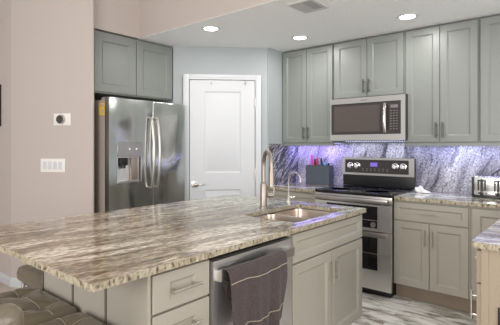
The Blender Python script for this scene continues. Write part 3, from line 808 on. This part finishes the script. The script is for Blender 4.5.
# ------------------------------------------------------------------ wall plates and picture
ang = math.atan2(3.435-4.185, 1.900-1.529)
A_ = Vector((1.529, 4.185, 0)); dv = Vector((math.cos(ang), math.sin(ang), 0))
def on_wall(px, py):
    u = (px-250)/412; d = Vector((math.cos(YAW)+u*math.sin(YAW), math.sin(YAW)-u*math.cos(YAW), 0))
    # intersect ray k*d = A + s*dv
    s = (A_.x*d.y-A_.y*d.x)/(dv.y*d.x-dv.x*d.y); p = A_+dv*s; k = p.x/d.x
    return p, 1.35-(py-145.5)/412*k, s
p0, zt, s0 = on_wall(41, 158.5); p1, zb, s1 = on_wall(65.5, 172.5)
t = thing('light_switch', 'white four-gang light switch plate on the beige wall below the thermostat', 'light switch', (p0.x, p0.y, 0), ang)
w_ = s1-s0; p0c, zt2, _ = on_wall(53, 158.6); _, zb2, _ = on_wall(53, 172.2)
b = MB(); b.box(0, w_, -.007, -.0005, zb2, zt2, .003); b.build('plate', 'plate', t)
for k in range(4):
    b = MB(); xc = w_*(k+.5)/4*.84+w_*.08; b.box(xc-w_*.07, xc+w_*.07, -.010, -.006, zb2+(zt2-zb2)*.22, zt2-(zt2-zb2)*.22, .002); b.build('rocker', 'white', t)
p0, zt, s0 = on_wall(54, 113.5); p1, zb, s1 = on_wall(71, 125.5)
w_ = s1-s0
_, zt2, _ = on_wall(62, 113.5); _, zb2, _ = on_wall(62, 125.5)
t = thing('thermostat', 'round dark thermostat on a white plate on the beige wall', 'thermostat', (p0.x, p0.y, 0), ang)
b = MB(); b.box(0, w_, -.006, -.0005, zb2, zt2, .003); b.build('plate', 'plate', t)
b = MB(); b.lathe((w_*.47, -.006, (zt2+zb2)/2), [(.042, 0), (.042, -.018), (.038, -.024), (.034, -.025)], 'y', 28); d = b.build('dial', 'nickel', t)
b = MB(); b.lathe((w_*.47, -.0312, (zt2+zb2)/2), [(.036, 0.001), (.036, -.0015), (.02, -.003)], 'y', 28); b.build('screen', 'dark', d)
b = MB(); b.box(1.495, 1.524, 4.43, 4.95, 1.54, 1.945, .003); tag(b.build('wall_screen', 'black'), 'dark screen edge on the far left wall', 'screen')

# ------------------------------------------------------------------ leather stools
def make_stool(name, label, x, y, rz, zs, sx=.43, sy=.42, th=.088):
    t = thing(name, label, 'stool', (x, y, FZ), rz, 'tufted leather counter stools')
    H = zs-FZ
    bm = bmesh.new(); n = 36; top = []
    def prof(a, b_):
        q = (abs(a)**5+abs(b_)**5)**(1/5); return q
    def dimp(a, b_):
        z = 0
        for ta in (-.5, .5):
            for tb in (-.5, .5): z -= .015*math.exp(-((a-ta)**2+(b_-tb)**2)/.035)
        for ta in (-.5, .5):
            z -= .005*math.exp(-((a-ta)**2)/.002)+.005*math.exp(-((b_-ta)**2)/.002)
        return z
    grid = []
    for i in range(n+1):
        row = []
        for j in range(n+1):
            a = -1+2*i/n; b_ = -1+2*j/n
            m_ = max(abs(a), abs(b_)); 
            # map square to rounded square
            k = 1 if m_ < 1e-6 else m_/((abs(a)**14+abs(b_)**14)**(1/14))
            e = m_; z = H - .017*(max(0, (e-.76)/.24)**2.2) + dimp(a, b_)*(1-max(0, (e-.85)/.15))
            row.append(bm.verts.new((a*k*sx/2, b_*k*sy/2, z)))
        grid.append(row)
    for i in range(n):
        for j in range(n): bm.faces.new([grid[i][j], grid[i+1][j], grid[i+1][j+1], grid[i][j+1]])
    bd = [grid[i][0] for i in range(n)]+[grid[n][j] for j in range(n)]+[grid[i][n] for i in range(n, 0, -1)]+[grid[0][j] for j in range(n, 0, -1)]
    prev = bd
    for off, dz in ((.010, -.045), (.010, -.070), (.004, -th+.004), (-.006, -th)):
        ring = []
        for v in bd:
            l = math.hypot(v.co.x, v.co.y); ring.append(bm.verts.new((v.co.x*(1+off/l), v.co.y*(1+off/l), H+dz)))
        for k in range(len(bd)): q = (k+1) % len(bd); bm.faces.new([prev[k], prev[q], ring[q], ring[k]])
        prev = ring
    bm.faces.new(prev)
    mb = MB(); mb.bm.free(); mb.bm = bm
    s_ = mb.build('seat_cushion', 'leather', t, ang=70)
    for c in (-.5, .5):
        for ax in (0, 1):
            q = MB(); pts = []
            for k in range(41):
                e = -0.97+1.94*k/40
                a, b_ = (e, c) if ax == 0 else (c, e)
                m_ = max(abs(a), abs(b_)); kk = m_/((abs(a)**14+abs(b_)**14)**(1/14))
                z = H - .017*(max(0, (m_-.76)/.24)**2.2) + dimp(a, b_)*(1-max(0, (m_-.85)/.15))+.0012
                pts.append((a*kk*sx/2, b_*kk*sy/2, z))
            q.tube(pts, .0010, 6); q.build('seam', 'seam', s_)
    for a in (-.5, .5):
        for b_ in (-.5, .5):
            q = MB(); q.lathe((a*sx/2, b_*sy/2, H+dimp(a, b_)), [(.011, -.001), (.010, .003), (.004, .005)], seg=12); q.build('button', 'leather', s_)
    for a in (-1, 1):
        for b_ in (-1, 1):
            q = MB(); q.cyl((a*sx*.43, b_*sy*.43, H-th-.002), (a*sx*.47, b_*sy*.47, 0), .011, 10); q.build('leg', 'chrome', t)
    q = MB(); r = .445
    c4 = [(-r*sx, -r*sy), (r*sx, -r*sy), (r*sx, r*sy), (-r*sx, r*sy)]
    for k in range(4): q.cyl((*c4[k], .20), (*c4[(k+1) % 4], .20), .008, 8)
    q.build('footrest', 'chrome', t)
    q = MB(); q.box(-sx*.45, sx*.45, -sy*.45, sy*.45, H-th-.022, H-th-.001); q.build('seat_frame', 'black', t)
    return t
make_stool('leather_stool', 'large taupe tufted leather stool at the island end, in the lower left corner', .676, 1.935, 0, .663, sy=.455)
make_stool('leather_stool', 'taupe tufted leather stool nearest the island corner, mostly below the frame', .672, 1.475, 0, .660, sy=.41)
make_stool('leather_stool', 'small-looking dark taupe stool on the far side of the island by the baseboard', 1.20, 2.42, 0, .645)

# chair with a padded back, nearest the camera
t = thing('bar_chair', 'pale taupe padded chair back poking into the bottom left corner', 'chair', (.18, .86, FZ), 0)
b = MB(); b.box(-.235, .235, .175, .255, .60, .94, .038, 5); b.build('backrest', 'leather', t)
b = MB(); b.box(-.22, .22, -.22, .20, .53, .61, .03, 4); b.build('seat', 'leather', t)
for x in (-.19, .19):
    for y in (-.19, .19):
        b = MB(); b.cyl((x, y, .535), (x*1.08, y*1.08, 0), .013, 10); b.build('leg', 'chrome', t)
